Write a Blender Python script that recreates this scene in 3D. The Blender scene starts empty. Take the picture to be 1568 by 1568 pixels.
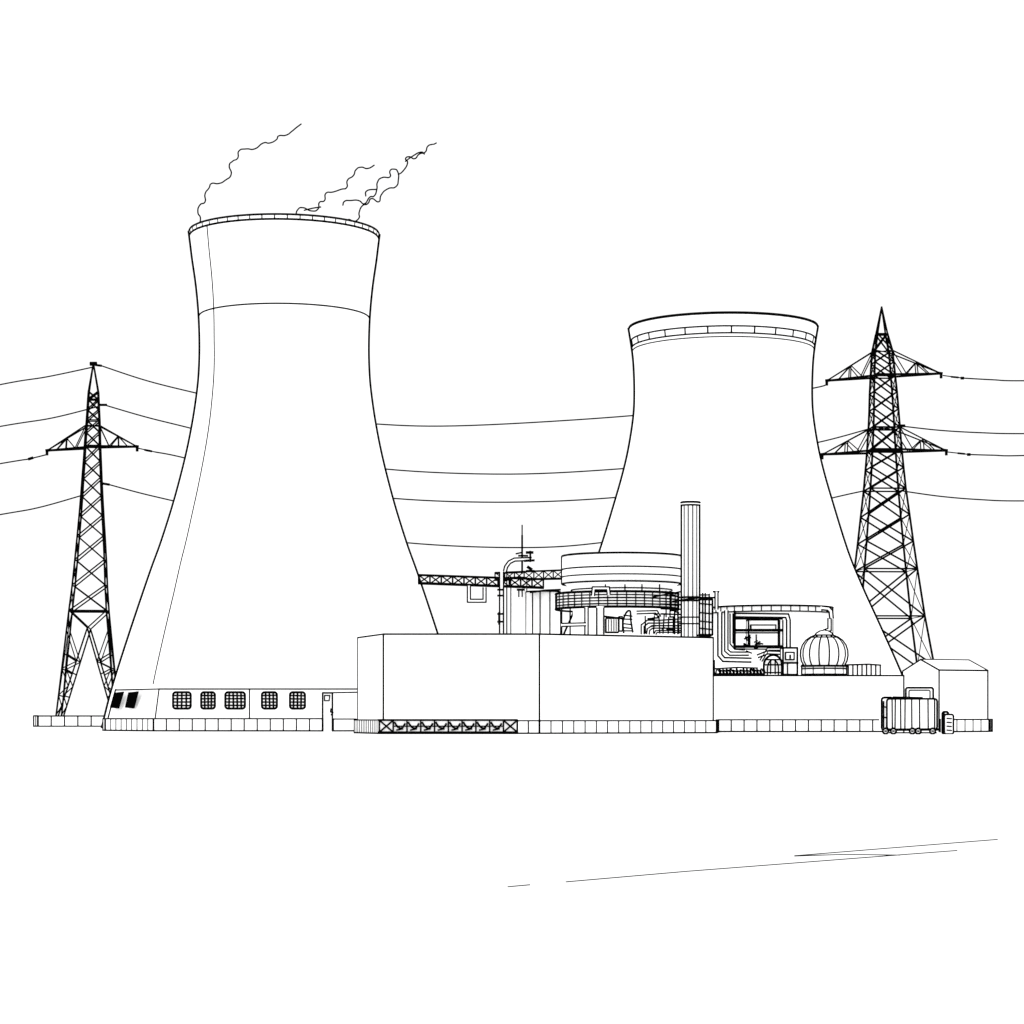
import bpy, math, random
from mathutils import Vector, Matrix
random.seed(4)
F=3800.0; EYE=2.0; HZ=1100.0; CX=784.0
K=1.55   # overall weight of the black trim
# survey helper: bearing / elevation reading + distance -> world position (metres)
def W(x,y,D): return Vector(((x-CX)*D/F, D, EYE+(HZ-y)*D/F))
def XY(x,D): return ((x-CX)*D/F, D)
def ZZ(y,D): return EYE+(HZ-y)*D/F
sc=bpy.context.scene
# ---------------- materials
def mat(name,c0,c1,scale,rough=1.0,glow=0.0):
    m=bpy.data.materials.new(name); m.use_nodes=True
    nt=m.node_tree; b=nt.nodes["Principled BSDF"]
    b.inputs["Roughness"].default_value=rough
    b.inputs["Specular IOR Level"].default_value=0.0
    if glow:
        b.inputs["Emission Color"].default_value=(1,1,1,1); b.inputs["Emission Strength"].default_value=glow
    n=nt.nodes.new("ShaderNodeTexNoise"); n.inputs["Scale"].default_value=scale; n.inputs["Detail"].default_value=4
    tc=nt.nodes.new("ShaderNodeTexCoord")
    r=nt.nodes.new("ShaderNodeMix"); r.data_type='RGBA'
    r.inputs[6].default_value=(*c0,1); r.inputs[7].default_value=(*c1,1)
    nt.links.new(tc.outputs["Object"],n.inputs["Vector"])
    nt.links.new(n.outputs["Fac"],r.inputs[0]); nt.links.new(r.outputs[2],b.inputs["Base Color"])
    return m
WHITE=mat("white_paint_fill_glow",(.9,.9,.9),(.93,.93,.93),.3,glow=.36)  # plain white; even emission added as fill light so no shading shows
GROUND=mat("white_ground",(.94,.94,.94),(.96,.96,.96),.05,glow=.12)  # weak emission added here too, lifting the ground to flat white
INK=mat("black_paint",(0,0,0),(.003,.003,.003),2.)
# ---------------- builders
class Obj:
    def __init__(s,name):
        s.e=bpy.data.objects.new(name,None); sc.collection.objects.link(s.e); s.e.empty_display_size=1
        s.parts={}
    def part(s,n,m):
        if n not in s.parts: s.parts[n]=([],[],m)
        return s.parts[n]
    def raw(s,n,m,vs,fs):
        v,f,_=s.part(n,m); o=len(v); v.extend(vs); f.extend([[i+o for i in q] for q in fs])
    def line(s,pts,w=1.6,n="edges",m=None,sides=6,close=False,rad=None):
        m=m or INK
        pts=[Vector(p) for p in pts]
        if close: pts=pts+[pts[0]]
        for a,b in zip(pts,pts[1:]):
            d=b-a
            if d.length<1e-5: continue
            d.normalize()
            ra=rad if rad else .5*K*w*max(a.y,5)/F; rb=rad if rad else .5*K*w*max(b.y,5)/F
            a2=a-d*ra*.45; b2=b+d*rb*.45
            up=Vector((0,1,0)) if abs(d.y)<.9 else Vector((0,0,1))
            u=d.cross(up).normalized(); v=d.cross(u)
            vs=[];
            for p,r in((a2,ra),(b2,rb)):
                for k in range(sides):
                    t=2*math.pi*k/sides; vs.append(p+(u*math.cos(t)+v*math.sin(t))*r)
            fs=[[k,(k+1)%sides,sides+(k+1)%sides,sides+k] for k in range(sides)]
            fs+=[list(range(sides))[::-1],list(range(sides,2*sides))]
            s.raw(n,m,vs,fs)
    def prism(s,foot,z0,z1,n="walls",edges=True,w=1.8,bottom=False):
        k=len(foot)
        vs=[Vector((x,y,z0)) for x,y in foot]+[Vector((x,y,z1)) for x,y in foot]
        fs=[[i,(i+1)%k,k+(i+1)%k,k+i] for i in range(k)]+[list(range(k))[::-1],list(range(k,2*k))]
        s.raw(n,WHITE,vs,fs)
        if edges:
            s.line(vs[k:],w,close=True)
            for i in range(k): s.line([vs[i],vs[k+i]],w)
            if bottom: s.line(vs[:k],w,close=True)
    def box(s,x0,x1,y0,y1,D,depth=3,w=1.6,edges=True,n="walls",bottom=True):
        a=XY(x0,D); b=XY(x1,D)
        s.prism([a,b,(b[0],D+depth),(a[0],D+depth)],ZZ(y1,D),ZZ(y0,D),n,edges,w,bottom)
    def pipe(s,px,width,D,w=1.5,n="pipes"):
        r=.5*width*D/F
        P=[W(x,y,D) for x,y in px]
        s.line(P,n=n,m=WHITE,sides=12,rad=r)
        for sg in(1,-1):
            out=[]
            for i,p in enumerate(P):
                ns=[]
                if i>0: d=(p-P[i-1]).normalized(); ns.append(Vector((-d.z,0,d.x)))
                if i<len(P)-1: d=(P[i+1]-p).normalized(); ns.append(Vector((-d.z,0,d.x)))
                nn=sum(ns,Vector()); 
                if nn.length<1e-4: nn=ns[0]
                nn.normalize(); c=max(.5,nn.dot(ns[0]))
                out.append(p+nn*sg*r/c+Vector((0,-r*.75,0)))
            s.line(out,w)
    def lathe(s,c,prof,n="shell",segs=96,cap=True):
        vs=[];fs=[]
        for z,R in prof:
            for k in range(segs):
                t=2*math.pi*k/segs; vs.append(Vector((c[0]+R*math.cos(t),c[1]+R*math.sin(t),z)))
        for j in range(len(prof)-1):
            for k in range(segs):
                fs.append([j*segs+k,j*segs+(k+1)%segs,(j+1)*segs+(k+1)%segs,(j+1)*segs+k])
        if cap: fs.append([(len(prof)-1)*segs+k for k in range(segs)])
        s.raw(n,WHITE,vs,fs)
    def ring(s,c,z,R,w=1.6,segs=96):
        s.line([(c[0]+R*math.cos(2*math.pi*k/segs),c[1]+R*math.sin(2*math.pi*k/segs),z) for k in range(segs)],w,close=True)
    def done(s,smooth=("shell","pipes")):
        for n,(v,f,m) in s.parts.items():
            me=bpy.data.meshes.new(n); me.from_pydata([tuple(q) for q in v],[],f); me.update()
            me.materials.append(m)
            if n in smooth:
                for p in me.polygons: p.use_smooth=len(p.vertices)==4
            o=bpy.data.objects.new(n,me); sc.collection.objects.link(o); o.parent=s.e
def around(c,R,a,z):
    """point on a circle, a measured from the direction facing the road (viewer side), + = east"""
    d=math.hypot(*c); u=(-c[0]/d,-c[1]/d); v=(-u[1],u[0])
    return Vector((c[0]+R*(math.cos(a)*u[0]+math.sin(a)*v[0]),c[1]+R*(math.cos(a)*u[1]+math.sin(a)*v[1]),z))
def cat(pts,n=8,T=1.0):
    out=[]
    P=[pts[0]]+list(pts)+[pts[-1]]
    for i in range(1,len(P)-2):
        p0,p1,p2,p3=[Vector(q) for q in P[i-1:i+3]]
        m1=(p2-p0)*.5*T; m2=(p3-p1)*.5*T
        for k in range(n):
            t=k/n
            out.append(p1*(2*t**3-3*t*t+1)+m1*(t**3-2*t*t+t)+p2*(3*t*t-2*t**3)+m2*(t**3-t*t))
    out.append(Vector(pts[-1])); return out
def interp(tab,y):
    if y<=tab[0][0]: return tab[0][1]
    for (a,b),(c,d) in zip(tab,tab[1:]):
        if y<=c: return b+(d-b)*(y-a)/(c-a)
    return tab[-1][1]

# ---------------- ground
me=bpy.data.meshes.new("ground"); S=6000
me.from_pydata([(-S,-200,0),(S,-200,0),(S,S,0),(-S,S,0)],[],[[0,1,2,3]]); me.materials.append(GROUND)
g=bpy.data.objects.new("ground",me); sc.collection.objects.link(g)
def G(x,y):
    D=EYE*F/(y-HZ); v=W(x,y,D); v.z=.004; return v
for pts in ([(778,1358.5),(811,1355.5)],[(867,1351),(1050,1335),(1360,1311),(1465,1303)],
            [(1217,1311),(1340,1301),(1527,1286)],[(1217,1311.5),(1290,1309),(1340,1309.5),(1378,1310)]):
    o=Obj("pavement_joint"); o.line([G(*p) for p in pts],1.3,n="seam"); o.done()

# ---------------- cooling towers
def tower(cxp,D,prof):
    c=XY(cxp,D); d=math.hypot(*c); o=Obj("cooling_tower")
    tab=[(v.x,v.y) for v in cat([(y,h,0) for y,h in prof],8)]
    P=[(ZZ(y,D),h*D/F) for y,h in tab]; 
    up=[(0,P[-1][1])]+P[::-1]
    inner=[(z,R-.6) for z,R in P]
    o.lathe(c,up+inner,cap=False,segs=128)
    r=.5*K*2.9*D/F
    for sg in(1,-1):
        o.line([around(c,R+r*.45,sg*math.acos(min(1,R/d)),z) for z,R in P],2.9,n="ribs")
    return o,c,D,(lambda y:interp(tab,y)*D/F)
T1=[(358,144),(380,141.2),(400,138.7),(440,133),(484,129),(530,127.5),(570,128.5),(603,131.5),(650,138.5),(702,149),(768,166),(831,185.5),(880,203),(970,233),(1053,259),(1114,274.5)]
o,c,D,R=tower(435.5,420,T1)
o.ring(c,ZZ(357,D),R(357)+.05,2.0,128)
o.ring(c,ZZ(364,D),R(364)+.02,2.1,128)
for k in range(48):
    a=2*math.pi*k/48+.03; o.line([around(c,R(357),a,ZZ(357,D)),around(c,R(364)+.03,a,ZZ(364,D))],1.2)
o.ring(c,ZZ(486,D),R(486)+.04,1.6,128)
az=[(350,-.80),(530,-.82),(650,-.795),(790,-.78),(915,-.75),(1053,-.735)]
o.line([around(c,R(y)+.05,math.asin(interp(az,y)),ZZ(y,D)) for y in range(366,1060,12)],1.2)
o.done()
T2=[(502,143),(533,138),(560,135.2),(600,134),(636,135.5),(680,142),(717,150),(762,162.5),(845,188),(900,210),(960,237),(1033,269),(1114,300)]
o,c,D,R=tower(1107,480,T2)
o.ring(c,ZZ(502,D),R(502)+.05,2.7,128)
o.ring(c,ZZ(521,D),R(521)+.06,1.6,128); o.ring(c,ZZ(531,D),R(531)+.06,1.6,128); o.ring(c,ZZ(536.5,D),R(536)+.06,1.2,128)
for k in range(25):
    a=2*math.pi*k/25+.09; o.line([around(c,R(521)+.04,a,ZZ(521,D)),around(c,R(531)+.04,a,ZZ(531,D))],1.6)
o.done()

# ---------------- steam
def steam(lines,D):
    o=Obj("steam_plume")
    for L in lines:
        P=cat([(x,y,0) for x,y in L],6,1.6)
        o.line([W(p.x,p.y,D+3*math.sin(i*.08)) for i,p in enumerate(P)],1.5,n="wisp")
    o.done()
steam([[(303,348),(307,335),(303,325),(306,314),(314,309),(314,297),(320,288),(324,281),(335,281),(345,276),(354,267),(351,254),(356,247),(364,242),(366,231),(377,228),(390,228),(403,219),(413,219),(423,214),(427,208),(438,207),(447,201),(453,196),(461,190)]],420)
steam([[(453,330),(456,321),(464,318),(477,323),(487,320),(489,310),(497,307),(499,296),(510,294),(522,290),(531,287),(532,276),(541,269),(545,260),(553,256),(563,258),(573,253)],
       [(466,322),(478,319),(491,317)]],418)
steam([[(537,342),(549,335),(550,325),(555,315),(563,312),(569,304),(580,309),(584,298),(594,289),(606,286),(610,275),(609,263),(603,259),(597,262),(597,271),(585,272),(578,279),(577,290),(573,300),(566,302),(558,312),(549,307),(537,307),(528,308),(525,314)],
       [(560,300),(562,292),(576,290)],[(528,341),(535,336),(541,343)],
       [(610,267),(617,262),(624,250),(621,243),(627,240),(635,243),(642,236),(651,233),(655,224),(662,221)],[(621,247),(632,239),(644,233),(650,236)],[(664,221),(668,219)]],416)

# ---------------- pylons
def pylon(levels,D,arms,apex,rot,brace=1.7,leg=2.2):
    o=Obj("transmission_tower"); k=math.cos(rot)+math.sin(rot)
    def corners(l):
        y,xl,xr=l; c=XY((xl+xr)/2,D); s=.5*(xr-xl)*D/F/k; z=ZZ(y,D)
        out=[]
        for a,b in((-1,-1),(1,-1),(1,1),(-1,1)):
            x=a*s;yy=b*s
            out.append(Vector((c[0]+x*math.cos(rot)-yy*math.sin(rot),c[1]+x*math.sin(rot)+yy*math.cos(rot),z)))
        return out
    C=[corners(l[:3]) for l in levels]
    ap=W(*apex,D)
    for p in C[0]: o.line([p,ap],1.8,n="legs")
    for i in range(len(C)-1):
        A,B=C[i],C[i+1]
        for j in range(4):
            o.line([A[j],B[j]],leg,n="legs")
            j2=(j+1)%4
            kind=levels[i][3]
            br=brace*(1.0 if j in(0,2) else .55)
            if kind in('X','XH'):
                o.line([A[j],B[j2]],br,n="bracing"); o.line([A[j2],B[j]],br,n="bracing")
                if kind!='X': o.line([A[j],A[j2]],br*.9,n="bracing")
            elif kind=='A':
                m=(A[j]+A[j2])/2; o.line([A[j],A[j2]],1.7,n="bracing")
                top=m.lerp((B[j]+B[j2])/2,.15)
                o.line([top,B[j]],1.7*br/brace,n="bracing"); o.line([top,B[j2]],1.7*br/brace,n="bracing")
                o.line([A[j],top],1.4,n="bracing"); o.line([A[j2],top],1.4,n="bracing")
                if j in(1,3): continue
                for a0,b0 in((A[j],B[j]),(A[j2],B[j2])):
                    prev=None
                    for q,t in enumerate((.17,.37,.5,.62,.73,.82,.9)):
                        p1=a0.lerp(b0,t); p2=top.lerp(b0,t-.03)
                        if q in(1,2,4): o.line([p1,p2],1.4,n="bracing")
                        pp=(p1,p2)[q%2]
                        if prev is not None: o.line([prev,pp],1.2,n="bracing")
                        prev=pp
    def body(y,side):
        for l0,l1 in zip(levels,levels[1:]):
            if l0[0]<=y<=l1[0]:
                t=(y-l0[0])/(l1[0]-l0[0]); xl=l0[1]+(l1[1]-l0[1])*t; xr=l0[2]+(l1[2]-l0[2])*t
                cc=corners((y,xl,xr)); return (cc[0],cc[3]) if side<0 else (cc[1],cc[2])
    for side,tip,ylow,yup,nw in arms:
        T=W(*tip,D); lo=body(ylow,side); up=body(yup,side)
        for q in(0,1):
            o.line([lo[q],T],2.2,n="arms"); o.line([up[q],T],1.5,n="arms")
            prev=up[q]
            for i in range(1,nw*2):
                t=i/(nw*2)
                p=(lo[q] if i%2 else up[q]).lerp(T,t); o.line([prev,p],1.2,n="arms"); prev=p
                if i%2==0: o.line([lo[q].lerp(T,t),up[q].lerp(T,t)],1.3,n="arms")
        o.line([lo[0],body(ylow,-side)[0]],2.2,n="arms"); o.line([up[0],body(yup,-side)[1]],1.2,n="arms")
        o.line([T,T+Vector((0,0,-1.0))],2.9,n="insulators")
        o.line([T+Vector((-side*.5,0,.1)),T+Vector((side*.2,0,0))],3.1,n="insulators")
    return o,D
Lv=[(600,135.5,151,'X'),(612,134.5,151.5,'XH'),(628,133.5,152.2,'X'),(644,132.5,153,'XH'),(662,131,153.5,'X'),(683,129.5,154,'XH'),(707,128,155,'X'),(732,126,156,'X'),(760,124,157.3,'X'),(790,121.5,159,'X'),(822,118.5,161,'X'),(858,115,163,'X'),(897,111,164.5,'X'),(936,106,167,'A'),(1112.5,85,184,'')]
o,_=pylon(Lv,600,[(-1,(72,690),686,652,2),(1,(210,684),684,652,2)],(143,556),math.radians(5),1.5,1.9)
D=600
o.line([W(139,557,D),W(147,557,D)],4.2,n="insulators"); o.line([W(147,559,D),W(155,560,D)],2.4,n="insulators")
for a,b in(((153,620),(163,620)),((155,740),(167,742)),((44,703),(72,696))): o.line([W(*a,D),W(*b,D)],2.5 if a[0]>50 else 1.4,n="insulators")
o.line([W(44,703,D),W(50,701,D)],2.9,n="insulators")
o.line([W(210,686,D),W(237,692,D)],1.2,n="insulators"); o.line([W(222,689,D),W(232,691,D)],2.2,n="insulators")
o.done()
Lv=[(512,1342,1358,'XH'),(538,1337,1364.5,'X'),(556,1336,1366.5,'X'),(577,1335,1368.5,'XH'),(602,1334,1371,'X'),(628,1333.5,1373,'X'),(656,1332.5,1375,'XH'),(690,1330.5,1377.5,'XH'),(718,1328.5,1380,'X'),(750,1326,1383,'XH'),(790,1322,1388,'X'),(831,1318,1393,'X'),(873,1313.5,1398.5,'XH'),(945,1306,1408.5,'XH'),(1020,1297,1421,'X'),(1112.5,1286,1436,'')]
o,_=pylon(Lv,600,[(-1,(1266,583),577,538,2),(1,(1441,572),575,538,2),(-1,(1259,696),692,656,2),(1,(1449,690),690,656,2)],(1350,470),math.radians(3),brace=1.8,leg=2.2)
for a,b in(((1444,575),(1475,579)),((1450,692),(1485,696))):
    o.line([W(*a,D),W(*b,D)],1.2,n="insulators"); 
    o.line([W(b[0]-18,b[1]-2,D),W(b[0]-8,b[1]-1,D)],2.0,n="insulators"); o.line([W(b[0]-3,b[1],D),W(b[0],b[1],D)],3.0,n="insulators")
o.line([W(1376,652,D),W(1385,652,D)],3.0,n="insulators")
o.done()
for L in ([(-420,660),(-200,632),(0,589),(72,577),(143,562)],[(-420,720),(-200,690),(0,653),(80,640),(152,622)],[(-420,770),(-200,745),(0,710),(44,703)],[(-420,850),(-200,822),(0,788),(60,777),(124,759)],
   [(155,560),(225,583),(305,603),(430,632),(573,649),(720,651.5),(973,636),(1120,617),(1242,595),(1266,589)],
   [(163,621),(225,639),(297,657),(430,692),(588,718),(780,726),(962,717),(1120,702),(1250,678),(1333,656)],
   [(237,692),(286,702),(430,740),(601,763),(780,769),(951,761),(1120,740),(1258,700)],
   [(167,742),(215,755),(270,768),(430,805),(622,831),(800,838.5),(928,830),(1120,800),(1272,763),(1326,751)],
   [(1475,579),(1520,581.5),(1568,583),(1760,580),(1950,560)],[(1385,653),(1440,659),(1500,662.5),(1568,664),(1760,662),(1950,645)],
   [(1485,696),(1520,697),(1568,697.5),(1760,690),(1950,675)],[(1383,752),(1440,760),(1500,765),(1568,767),(1760,764),(1950,750)]):
    o=Obj("power_line"); o.line([W(p.x,p.y,600) for p in cat([(x,y,0) for x,y in L],8)],1.4,n="conductor"); o.done()

# ---------------- fences
def fence(pts,h,sp,w=1.45,name="perimeter_fence"):
    o=Obj(name)
    for (xa,Da),(xb,Db) in zip(pts,pts[1:]):
        a=Vector((*XY(xa,Da),0)); b=Vector((*XY(xb,Db),0)); U=Vector((0,0,h)); d=(b-a); n=Vector((-d.y,d.x,0)).normalized()*.06
        o.raw("panels",WHITE,[a,b,b+U,a+U,a+n,b+n,b+n+U,a+n+U],[[0,1,2,3],[5,4,7,6],[3,2,6,7],[0,3,7,4],[1,5,6,2]])
        o.line([a+U,b+U],w,n="rails"); o.line([a+Vector((0,0,.08)),b+Vector((0,0,.08))],w+.6,n="rails")
        N=max(1,round(d.length/sp))
        for i in range(N+1):
            p=a.lerp(b,i/N); o.line([p,p+U],w if i%N else w+.6,n="posts")
    return o
fence([(52,585),(58,583)],2.6,1.2).done()
fence([(58,583),(160,583)],2.55,3.0).done()
fence([(158,396),(162,392),(235,378),(494,375)],1.95,1.95).done()
fence([(510,375),(545,377)],1.9,6.).done()
fence([(543,330),(582,315)],1.8,1.1,1.5).done()
fence([(792,316),(826,316),(1097,329)],1.7,1.72).done()
fence([(1097,330),(1100,357),(1356,357)],1.8,1.85).done()
fence([(1440,352),(1514,361),(1519,368)],1.85,1.95).done()

# ---------------- annex with windows
o=Obj("low_annex_building") 
Dn=380; zt=ZZ(1055,Dn)
bl=Vector((*XY(235,Dn),0)); tl=Vector((*XY(243.5,Dn),zt)); bL=Vector((*XY(161,398),0)); tL=Vector((*XY(177.5,402),zt+.1))
br=Vector((*XY(548,Dn),0)); tr=Vector((*XY(548,Dn),zt)); bb=Vector((br.x,404,0)); tb=Vector((br.x,404,zt)); b4=bL+Vector((2,8,0)); t4=tL+Vector((2,8,0))
V=[bL,bl,br,bb,b4,tL,tl,tr,tb,t4]
o.raw("walls",WHITE,V,[[0,1,6],[0,6,5],[1,2,7,6],[2,3,8,7],[3,4,9,8],[4,0,5,9],[5,6,7,8,9]])
o.line([tL,tl,tr],1.6); o.line([tl,bl],1.35); o.line([tL,bL],2.5)
o.line([W(382,1056,Dn-.05),W(382,1102,Dn-.05)],1.35)
def rrect(x0,x1,y0,y1,r):
    P=[]
    for cx,cy,a0 in((x1-r,y0+r,-90),(x1-r,y1-r,0),(x0+r,y1-r,90),(x0+r,y0+r,180)):
        for k in range(4):
            a=math.radians(a0+30*k); P.append((cx+r*math.cos(a),cy+r*math.sin(a)))
    return P
for x0,x1,nb in((265,292,3),(308,329,3),(345,375,4),(401,424,3),(444,467,3)):
    Dw=Dn-.08
    o.line([W(x,y,Dw) for x,y in rrect(x0,x1,1060,1085,4)],2.2,n="window_frames",close=True)
    for i in range(1,nb+1):
        x=x0+(x1-x0)*i/(nb+1); o.line([W(x,1061,Dw),W(x+random.uniform(-.6,.6),1084,Dw)],1.9,n="window_bars")
    for i in range(1,5):
        y=1060+25*i/5; o.line([W(x0+1,y,Dw),W(x1-1,y+random.uniform(-.5,.5),Dw)],1.6,n="window_bars")
nrm=(bl-bL).cross(tl-bL).normalized()
if nrm.y>0: nrm=-nrm
def sidept(u,v): return tL.lerp(tl,u).lerp(bL.lerp(bl,u),v)+nrm*1.0
for u0,u1 in((.13,.34),(.47,.68)):
    q=[sidept(u0,.10),sidept(u1,.08),sidept(u1-.03,.46),sidept(u0-.01,.44)]
    o.line(q,1.4,n="window_frames",close=True)
    o.raw("window_glass",INK,q,[[0,1,2,3]])
o.line([W(494,1061,Dn-.05),W(548,1060,Dn-.05)],1.35)
Dd=Dn-.1
o.line([W(494,1119,Dd),W(494,1061,Dd),W(509,1061,Dd),W(509,1119,Dd)],1.7,n="door")
o.line([W(497,1065,Dd),W(505,1065,Dd),W(504,1073,Dd),W(497,1073,Dd)],1.3,n="door",close=True)
o.line([W(507,1085,Dd),W(506,1090,Dd),W(510,1091,Dd),W(507,1095,Dd)],1.5,n="door")
o.done()

# ---------------- main hall
o=Obj("turbine_hall")
zt=12.8
foot=[XY(548,332),XY(587,318),XY(826,318),XY(1092,332),(XY(1092,332)[0],352),(XY(548,332)[0],352)]
o.prism(foot,0,zt,w=1.8)
o.done()
o=Obj("steel_lattice_barrier")
Dg=313.5; n=10; xs=[581+(792-581)*i/n for i in range(n+1)]
o.raw("backing",WHITE,[W(579,1102,Dg+.3),W(792,1102,Dg+.3),W(792,1123,Dg+.3),W(579,1123,Dg+.3)],[[0,1,2,3]])
for y,w in((1102.5,2.1),(1122,2.9)): o.line([W(579,y,Dg),W(792,y,Dg)],w,n="rails")
o.line([W(602,1112,Dg),W(771,1112,Dg)],1.3,n="rails")
for i,x in enumerate(xs):
    o.line([W(x,1102,Dg),W(x,1122,Dg)],1.7,n="posts")
    if i<n:
        x2=xs[i+1]
        if i in(0,9):
            o.line([W(x,1103,Dg),W(x2,1121,Dg)],1.8,n="braces"); o.line([W(x2,1103,Dg),W(x,1121,Dg)],1.8,n="braces")
        else:
            o.line([W(p.x,p.y,Dg) for p in cat([(x+2,1106,0),(x+7,1113,0),(x+13,1115,0),(x2-3,1108,0)],4)],2.0,n="braces")
            o.line([W(x+5,1118,Dg),W(x+15,1116,Dg)],1.6,n="braces")
o.done()
o=Obj("service_building")
a=XY(1092,360);b=XY(1384,360)
o.prism([a,b,(b[0],372),(a[0],372)],0,ZZ(1034.5,360),w=1.65); o.done()
o=Obj("gabled_shed")
p1=Vector((*XY(1382.5,368),0));p2=Vector((*XY(1438,360),0)); q=Vector((7.8,3.94,0)); p3=p2+q; p4=p1+q
ze=ZZ(1026,360); E=Vector((0,0,ze)); rg=Vector((0,0,ZZ(1010,364)))
m1=(p1+p2)/2+rg; m2=(p3+p4)/2+rg
V=[p1,p2,p3,p4,p1+E,p2+E,p3+E,p4+E,m1,m2]
o.raw("walls",WHITE,V,[[0,1,5,8,4],[1,2,6,5],[2,3,7,9,6],[3,0,4,7],[4,8,9,7],[5,6,9,8]])
o.line([p1,p1+E,m1,p2+E,p3+E,p3],1.7); o.line([p2,p2+E],1.6); o.line([m1,m2,p3+E],1.7); o.line([p4+E,m2],1.4)
o.done()

# ---------------- pipe bridge
o=Obj("pipe_bridge")
Db=412
def truss(o,xa,xb,ya0,ya1,yb0,yb1,D,n,w=1.8,dep=2.0):
    for dd in(0,dep):
        o.line([W(xa,ya0,D+dd),W(xb,yb0,D+dd)],w+.5,n="chords"); o.line([W(xa,ya1,D+dd),W(xb,yb1,D+dd)],w+1.0,n="chords")
    for i in range(n+1):
        t=i/n; x=xa+(xb-xa)*t; yt=ya0+(yb0-ya0)*t; yb=ya1+(yb1-ya1)*t
        o.line([W(x,yt,D),W(x,yb,D)],w,n="web")
        if i<n:
            t2=(i+1)/n; x2=xa+(xb-xa)*t2; yt2=ya0+(yb0-ya0)*t2; yb2=ya1+(yb1-ya1)*t2
            o.line([W(x,yt,D),W(x2,yb2,D)],w*.8,n="web"); o.line([W(x,yb,D),W(x2,yt2,D)],w*.8,n="web")
truss(o,641,832,880.5,893,887,900,Db,11)
truss(o,758,862,877,888,873,886,Db+6,7,1.4)
o.pipe([(718,898),(718,920),(742,920),(742,900)],4.5,Db,1.5)
o.pipe([(768,876),(768,969)],6,Db-2,1.6)
for y in(903,912,940,952): o.line([W(762,y,Db-3),W(771,y,Db-3)],2.0)
o.line([W(764,938,Db-3),W(764,956,Db-3)],1.8)
o.line([W(758,878,Db-2),W(800,876,Db-2)],2.0)
o.pipe([(797,902),(797,914)],5,Db-2,1.5)
o.line([W(792,903,Db-2.5),W(803,903,Db-2.5)],2.2);
for x in (776,): o.line([W(x,880,Db-2),W(x,970,Db-2)],1.3)
o.done()
o=Obj("storage_tank")
for xa,xb,yt,DD in((783,806,884,416),(806,858,905,414)):
    rr=.5*(xb-xa)*DD/F; c=(XY((xa+xb)/2,DD)[0],DD+rr)
    o.lathe(c,[(0,rr),(ZZ(yt,DD),rr)],segs=48); o.ring(c,ZZ(yt,DD),rr,1.6,48)
    for a in(-.5,.5): o.line([around(c,rr+.04,a*math.pi*.97,0),around(c,rr+.04,a*math.pi*.97,ZZ(yt,DD))],1.7)
for x in(815.5,827,842): o.line([W(x,906,413.6),W(x,970,413.6)],1.4)
o.line([W(812,907,413.8),W(835,904,413.6),W(858,903,413.8)],2.0)
o.done()
o=Obj("antenna_mast")
o.line([W(799.5,804,414),W(799.5,878,414)],1.4,n="mast"); o.line([W(799.5,820,414),W(799.5,878,414)],2.0,n="mast")
o.pipe([(773,876),(775,868),(780,861),(788,857),(814,856)],4.5,413.5,1.6)
for a,b,w in(((806,846),(816,846),2.8),((812,844),(812,860),2.),((794,851),(808,851),1.9),((803,859),(818,858),2.3),((808,868),(814,872),3.),((806,874),(818,874),1.9),((790,848),(799,846),1.6)):
    o.line([W(*a,413.0),W(*b,413.0)],w,n="fittings")
o.done()

# ---------------- reactor building
o=Obj("reactor_building")
Dr=402; c=XY(952,Dr); R=91*Dr/F
o.lathe(c,[(0,R*.82),(ZZ(905,Dr),R*.82),(ZZ(894,Dr),R*.96),(ZZ(893,Dr),R),(ZZ(852,Dr),R),(ZZ(851,Dr),R*.98)])
for y,w in((852,2.1),(872.5,1.6),(884,1.4),(894.5,1.8)): o.ring(c,ZZ(y,Dr),R+.03,w)
o.ring(c,ZZ(904,Dr),R*.85,1.4)
for sg in(-1,1): o.line([around(c,R+.06,sg*1.545,ZZ(852,Dr)),around(c,R+.06,sg*1.545,ZZ(894,Dr))],2.0)
cg=XY(945,Dr); Rg=94*Dr/F
o.lathe(cg,[(ZZ(932,Dr),Rg*.8),(ZZ(932,Dr),Rg*.99),(ZZ(911,Dr),Rg*.99),(ZZ(911,Dr),Rg*.8)],n="gallery",cap=False)
for y,w in((910,2.5),(915,1.3),(919.5,1.6),(924,1.3),(928.5,1.5),(933,2.6)): o.ring(cg,ZZ(y,Dr),Rg,w)
for k in range(42): 
    a=2*math.pi*k/42; o.line([around(cg,Rg+.05,a,ZZ(910,Dr)),around(cg,Rg+.05,a,ZZ(933,Dr))],1.2)
for x in(927,957,983,1010): o.line([W(x,895,391),W(x,906,391)],1.5)
for x,wd in((860,0),(873,0),(898,5),(919,11)):
    if wd: o.pipe([(x,931),(x,971)],wd,391,1.6)
    else: o.line([W(x,931,391),W(x,971,391)],1.6)
o.pipe([(860,957),(897,956)],4.5,390,1.5)
o.pipe([(908,912),(909,901),(931,901),(932,910)],4.5,390,1.6)
o.done()
o=Obj("process_piping")
Dp=388
o.box(928,947,947,968,Dp,2,1.5)
for x in(932,936,940,943.5): o.line([W(x,949,Dp-.05),W(x,966,Dp-.05)],1.1)
o.line([W(926,944,Dp),W(952,947,Dp)],2.1); o.box(948,953,944,966,Dp,2,1.3)
o.line([W(p.x,p.y,Dp) for p in cat([(955,969,0),(954,952,0),(959,938,0),(965,936,0),(966,950,0),(969,968,0)],5)],1.9)
for y in(942,948,955,961,966): o.line([W(955,y,Dp),W(968,y+random.uniform(-2,2),Dp)],1.5)
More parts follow.
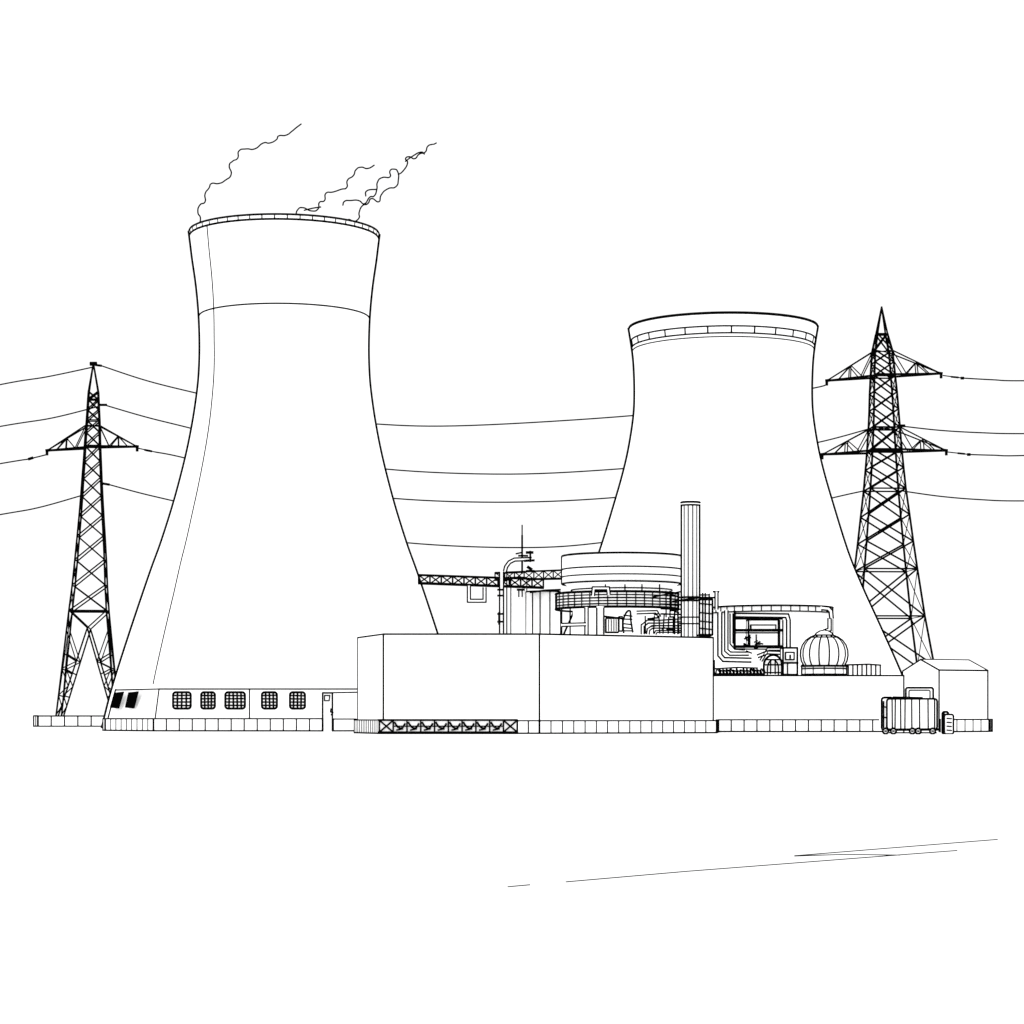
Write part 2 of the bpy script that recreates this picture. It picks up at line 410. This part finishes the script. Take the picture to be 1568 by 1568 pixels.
o.pipe([(984,971),(984,958),(992,952),(1012,952),(1042,950)],4.5,Dp,1.6)
o.pipe([(992,971),(993,964),(999,960),(1042,960)],4,Dp-1,1.5)
o.pipe([(1003,971),(1005,967),(1042,967)],3,Dp-1,1.4)
o.pipe([(975,938),(1005,937),(1010,945)],4,Dp,1.5)
for x in(988,1002,1009,1017,1024,1031,1038): o.line([W(x,944+random.uniform(-3,3),Dp-2),W(x+random.uniform(-2,2),970,Dp-2)],1.5)
for i in range(10):
    x=random.uniform(985,1036); y=random.uniform(936,966); o.line([W(x,y,Dp-2),W(x+random.uniform(4,10),y+random.uniform(-2,2),Dp-2)],1.8)
for x in(1020,1026): o.line([W(x,905,Dp),W(x,945,Dp)],1.5)
o.line([W(1014,906,Dp),W(1042,915,Dp)],1.9); o.line([W(1000,914,Dp),W(1042,906,Dp)],1.8)
for y in(925,932,940): o.line([W(1012,y,Dp),W(1043,y+1,Dp)],1.8)
o.done()
o=Obj("exhaust_chimney")
Dc=382; c=XY(1057.3,Dc); R=13.3*Dc/F
o.lathe(c,[(0,R),(ZZ(774,Dc),R),(ZZ(773,Dc),R*1.08),(ZZ(769,Dc),R*1.08)],segs=40)
o.ring(c,ZZ(769.5,Dc),R*1.08,2.2,40); o.ring(c,ZZ(774,Dc),R*1.05,1.9,40)
for a in(-90,90): o.line([around(c,R+.05,math.radians(a*.99),0),around(c,R+.05,math.radians(a*.99),ZZ(773,Dc))],2.3)
for k in range(12):
    a=math.radians(15+k*30); o.line([around(c,R+.02,a,0),around(c,R+.02,a,ZZ(775,Dc))],1.3)
for y in(915,920): o.ring(c,ZZ(y,Dc),R*1.12,2.0,40)
o.done()
o=Obj("pipe_rack")
D1=378
o.box(1071,1091,918,972,D1,4,2.0)
for x in(1076,1080,1086): o.line([W(x,912+random.uniform(-4,4),D1-.1),W(x,972,D1-.1)],1.7)
for y in(924,938,951,962): o.line([W(1071,y,D1-.1),W(1091,y+2,D1-.1)],1.5)
o.line([W(1030,921,D1),W(1071,915,D1),W(1093,915,D1)],1.9); o.line([W(1071,911,D1),W(1086,911,D1)],1.6)
o.pipe([(1097,933),(1097,907)],4.5,D1,1.7); o.line([W(1092,906,D1),W(1101,906,D1)],2.0)
for y in(945,955): o.line([W(1040,y,D1),W(1071,y,D1)],1.6)
for x in(1033,1038): o.line([W(x,935,D1),W(x,971,D1)],1.8)
o.done()

# ---------------- auxiliary building
o=Obj("auxiliary_building")
D2=408; D2b=D2+14; c=XY(1181,D2b); R=93*D2b/F
o.lathe(c,[(0,R),(ZZ(931,D2b),R)],segs=96)
o.ring(c,ZZ(931,D2b),R+.1,1.9); o.ring(c,ZZ(939.5,D2b),R+.1,1.4)
for k in range(40):
    a=2*math.pi*k/40; o.line([around(c,R+.1,a,ZZ(931,D2b)),around(c,R+.1,a,ZZ(939.5,D2b))],1.2)
for a in(-1.54,1.54): o.line([around(c,R+.05,a,0),around(c,R+.05,a,ZZ(931,D2b))],1.5)
D3=396
o.pipe([(1258,931),(1268,932),(1272,936),(1273,947)],5.5,D3,1.7); o.pipe([(1270,947),(1270,964),(1262,967)],5,D3,1.6)
o.done()
o=Obj("heat_exchanger_frame")
D3=392
o.pipe([(1102,938),(1102,1003),(1108,1010),(1150,1011)],6,D3,1.8)
o.pipe([(1112,935),(1112,996),(1118,1001),(1146,1001)],5,D3-.5,1.6)
o.pipe([(1120,940),(1120,985),(1126,992),(1140,993)],4.5,D3-1,1.6)
o.pipe([(1126,942),(1205,943),(1207,950),(1207,990)],5.5,D3,1.8)
o.pipe([(1196,950),(1196,993)],5,D3-.5,1.7)
o.box(1146,1192,949,990,D3+1,3,1.8)
o.box(1150,1188,957,965,D3,1,1.4); 
for y,w in((947,2.6),(965,2.9),(990,2.9)): o.line([W(1124,y,D3-1.5),W(1198,y,D3-1.5)],w)
for y in(969,994): o.line([W(1126,y,D3-1.5),W(1194,y,D3-1.5)],1.5)
o.line([W(1125,936,D3-1.5),W(1125,992,D3-1.5)],2.6)
for x in(1148,1158): o.line([W(x,972,D3-1.6),W(x,990,D3-1.6)],1.6)
for i in range(13):
    x=random.uniform(1138,1160); y=random.uniform(974,1000); o.line([W(x,y,D3-1.7),W(x+random.uniform(3,9),y+random.uniform(-3,4),D3-1.7)],1.6)
o.pipe([(1160,1005),(1175,999),(1200,1000)],4.5,D3-2,1.7)
o.pipe([(1165,1012),(1176,994),(1198,994)],3.5,D3-2,1.5)
o.line([W(1094,1011,D3),W(1094,1034,D3)],1.5)
o.done()
o=Obj("valve_station")
D4=376
o.box(1199,1221,992,1033,D4,3,2.0); o.box(1203,1216,999,1010,D4-.3,.2,1.5); o.line([W(1210,1003,D4-.6),W(1210,1008,D4-.6)],1.9)
o.line([W(1196,1015,D4-.2),W(1222,1015,D4-.2)],2.0); o.line([W(1206,1015,D4-.2),W(1206,1033,D4-.2)],1.5)
arch=[(1170,1034,0),(1170,1015,0),(1176,1006,0),(1184,1003,0),(1192,1006,0),(1197,1015,0),(1197,1034,0)]
o.line([W(p.x,p.y,D4-1) for p in cat(arch,5)],2.3)
o.line([W(p.x,p.y,D4-1) for p in cat([(1175,1034,0),(1176,1018,0),(1183,1010,0),(1191,1017,0),(1192,1034,0)],5)],1.6)
for y in(1010,1018,1030): o.line([W(1172,y,D4-1),W(1196,y,D4-1)],1.6)
for x in(1180,1187): o.line([W(x,1011,D4-1),W(x,1032,D4-1)],1.5)
o.raw("walls",WHITE,[W(1172,1010,D4),W(1196,1010,D4),W(1196,1034,D4),W(1172,1034,D4)],[[0,1,2,3]])
for i in range(14):
    x=1096+i*5.2; 
    o.line([W(p.x,p.y,D4) for p in cat([(x,1032,0),(x+2,1025+random.uniform(-2,2),0),(x+5,1028,0),(x+6,1023+random.uniform(0,3),0),(x+8,1031,0)],3)],1.5,n="pipework")
o.line([W(1095,1024,D4),W(1130,1022,D4),(W(1160,1023,D4))],1.6,n="pipework"); o.line([W(1095,1032,D4),W(1168,1032,D4)],1.8,n="pipework")
o.done()
o=Obj("spherical_gas_tank")
D5=380; c=XY(1262,D5); m=D5/F; pr=[]
shape=[(1034,33),(1019,33),(1018.5,30),(1012,33.5),(1004,35),(996,34.6),(988,32),(981,27),(976,20),(973.5,14),(973,13),(970,11),(967,6),(966,1)]
prof=[(ZZ(y,D5),h*m) for y,h in shape]
o.lathe(c,prof,segs=48)
for y,h,w in((1033,33,1.8),(1020,34.5,2.1),(1024,33.5,1.4),(976.5,20,1.9),(973,14,1.8)): o.ring(c,ZZ(y,D5),h*m+.03,w,48)
for k in range(14):
    a=2*math.pi*(k+.5)/14
    o.line([around(c,h*m+.05,a,ZZ(y,D5)) for y,h in shape[2:10]],1.6)
for sg in(1,-1): o.line([around(c,h*m+.07,sg*math.pi/2,ZZ(y,D5)) for y,h in shape],2.3)
for k in range(12): 
    a=2*math.pi*k/12; o.line([around(c,33*m,a,ZZ(1033,D5)),around(c,33*m,a,ZZ(1020,D5))],1.2)
o.done()
o=Obj("roof_railing")
for i in range(8):
    x=1299+i*7; o.line([W(x,1018+ (1 if i>5 else 0),374),W(x,1034,374)],1.5)
o.raw("panel",WHITE,[W(1299,1018,374.1),W(1348,1018,374.1),W(1348,1034,374.1),W(1299,1034,374.1)],[[0,1,2,3]])
o.line([W(1297,1018,374),W(1330,1017,374),W(1349,1018.5,374)],1.6); o.done()

# ---------------- truck
o=Obj("tanker_truck")
Dt=308
def rbox(x0,x1,y0,y1,r,D,dep,w):
    P=rrect(x0,x1,y0,y1,r); n=len(P)
    a=[W(x,y,D) for x,y in P]; b=[p+Vector((0,dep,0)) for p in a]
    o.raw("body",WHITE,a+b,[list(range(n)),list(range(n,2*n))[::-1]]+[[i,(i+1)%n,n+(i+1)%n,n+i] for i in range(n)])
    o.line([p-Vector((0,.01,0)) for p in a],w,close=True); 
rbox(1387,1429,1053,1075,3,Dt+2.2,.2,2.0); rbox(1392,1424,1057,1075,2,Dt+2.1,.1,1.3)
rbox(1350,1368,1068,1118,4,Dt+.4,2,2.1)
rbox(1358,1435,1070,1117,4,Dt,2.4,2.0)
for x in(1366,1371,1379,1386,1396,1408,1421,1431): o.line([W(x,1071,Dt-.02),W(x+random.uniform(-.5,.5),1116,Dt-.02)],1.5,n="ribs")
o.line([W(1368,1068,Dt-.05),W(1412,1069,Dt-.05)],2.5,n="ribs"); o.line([W(1353,1074,Dt),W(1353,1114,Dt)],1.7,n="ribs")
for y in (1082,1098): o.line([W(1350,y,Dt),W(1358,y+1,Dt)],1.6,n="ribs")
o.line([W(1355,1117.5,Dt),W(1436,1117,Dt)],2.7,n="chassis"); o.line([W(1362,1122,Dt),W(1434,1122,Dt)],1.5,n="chassis")
def wheel(x,D,r):
    cc=W(x,0,D); cc.z=r
    ring=[cc+Vector((r*.82*math.cos(t),0,r*.82*math.sin(t))) for t in[2*math.pi*k/16 for k in range(16)]]
    b=[p+Vector((0,.35,0)) for p in ring]; n=16
    o.raw("wheel_discs",WHITE,ring+b,[list(range(n)),list(range(n,2*n))[::-1]]+[[i,(i+1)%n,n+(i+1)%n,n+i] for i in range(n)])
    o.line([p-Vector((0,.03,0)) for p in ring],2.0,n="tyres",close=True)
    o.line([cc+Vector((-.1,-.03,0)),cc+Vector((.1,-.03,0))],1.7,n="hubs")
for x in(1356,1368,1397,1406,1428): wheel(x,Dt-.3,.42)
o.done()
o=Obj("utility_cabinet")
rbox(1443,1452,1090,1124,3,312,1.0,2.2); rbox(1446,1460,1094,1124,3,311.5,1.0,1.8)
for y in(1100,1106,1112,1118): o.line([W(1450,y,311.4),W(1457,y+.5,311.4)],1.4)
o.line([W(1445,1092,311.4),W(1445,1123,311.4)],2.4)
o.done()

# ---------------- light, sky
w=bpy.data.worlds.new("World"); sc.world=w; w.use_nodes=True
bg=w.node_tree.nodes["Background"]; bg.inputs[0].default_value=(1,1,1,1); bg.inputs[1].default_value=1.1
sd=bpy.data.lights.new("sun","SUN"); sd.energy=.5; sd.angle=math.radians(30); sd.color=(1,1,1)
so=bpy.data.objects.new("sun",sd); sc.collection.objects.link(so); so.rotation_euler=(math.radians(62),0,math.radians(-5))
# ---------------- camera
cd=bpy.data.cameras.new("camera"); cam=bpy.data.objects.new("camera",cd); sc.collection.objects.link(cam)
cam.location=(0,0,EYE); cam.rotation_euler=(math.radians(90),0,0)
cd.sensor_width=36; cd.lens=36*F/1568; cd.shift_y=(HZ-784)/1568; cd.clip_start=.5; cd.clip_end=12000
sc.camera=cam
sc.view_settings.view_transform='Standard'
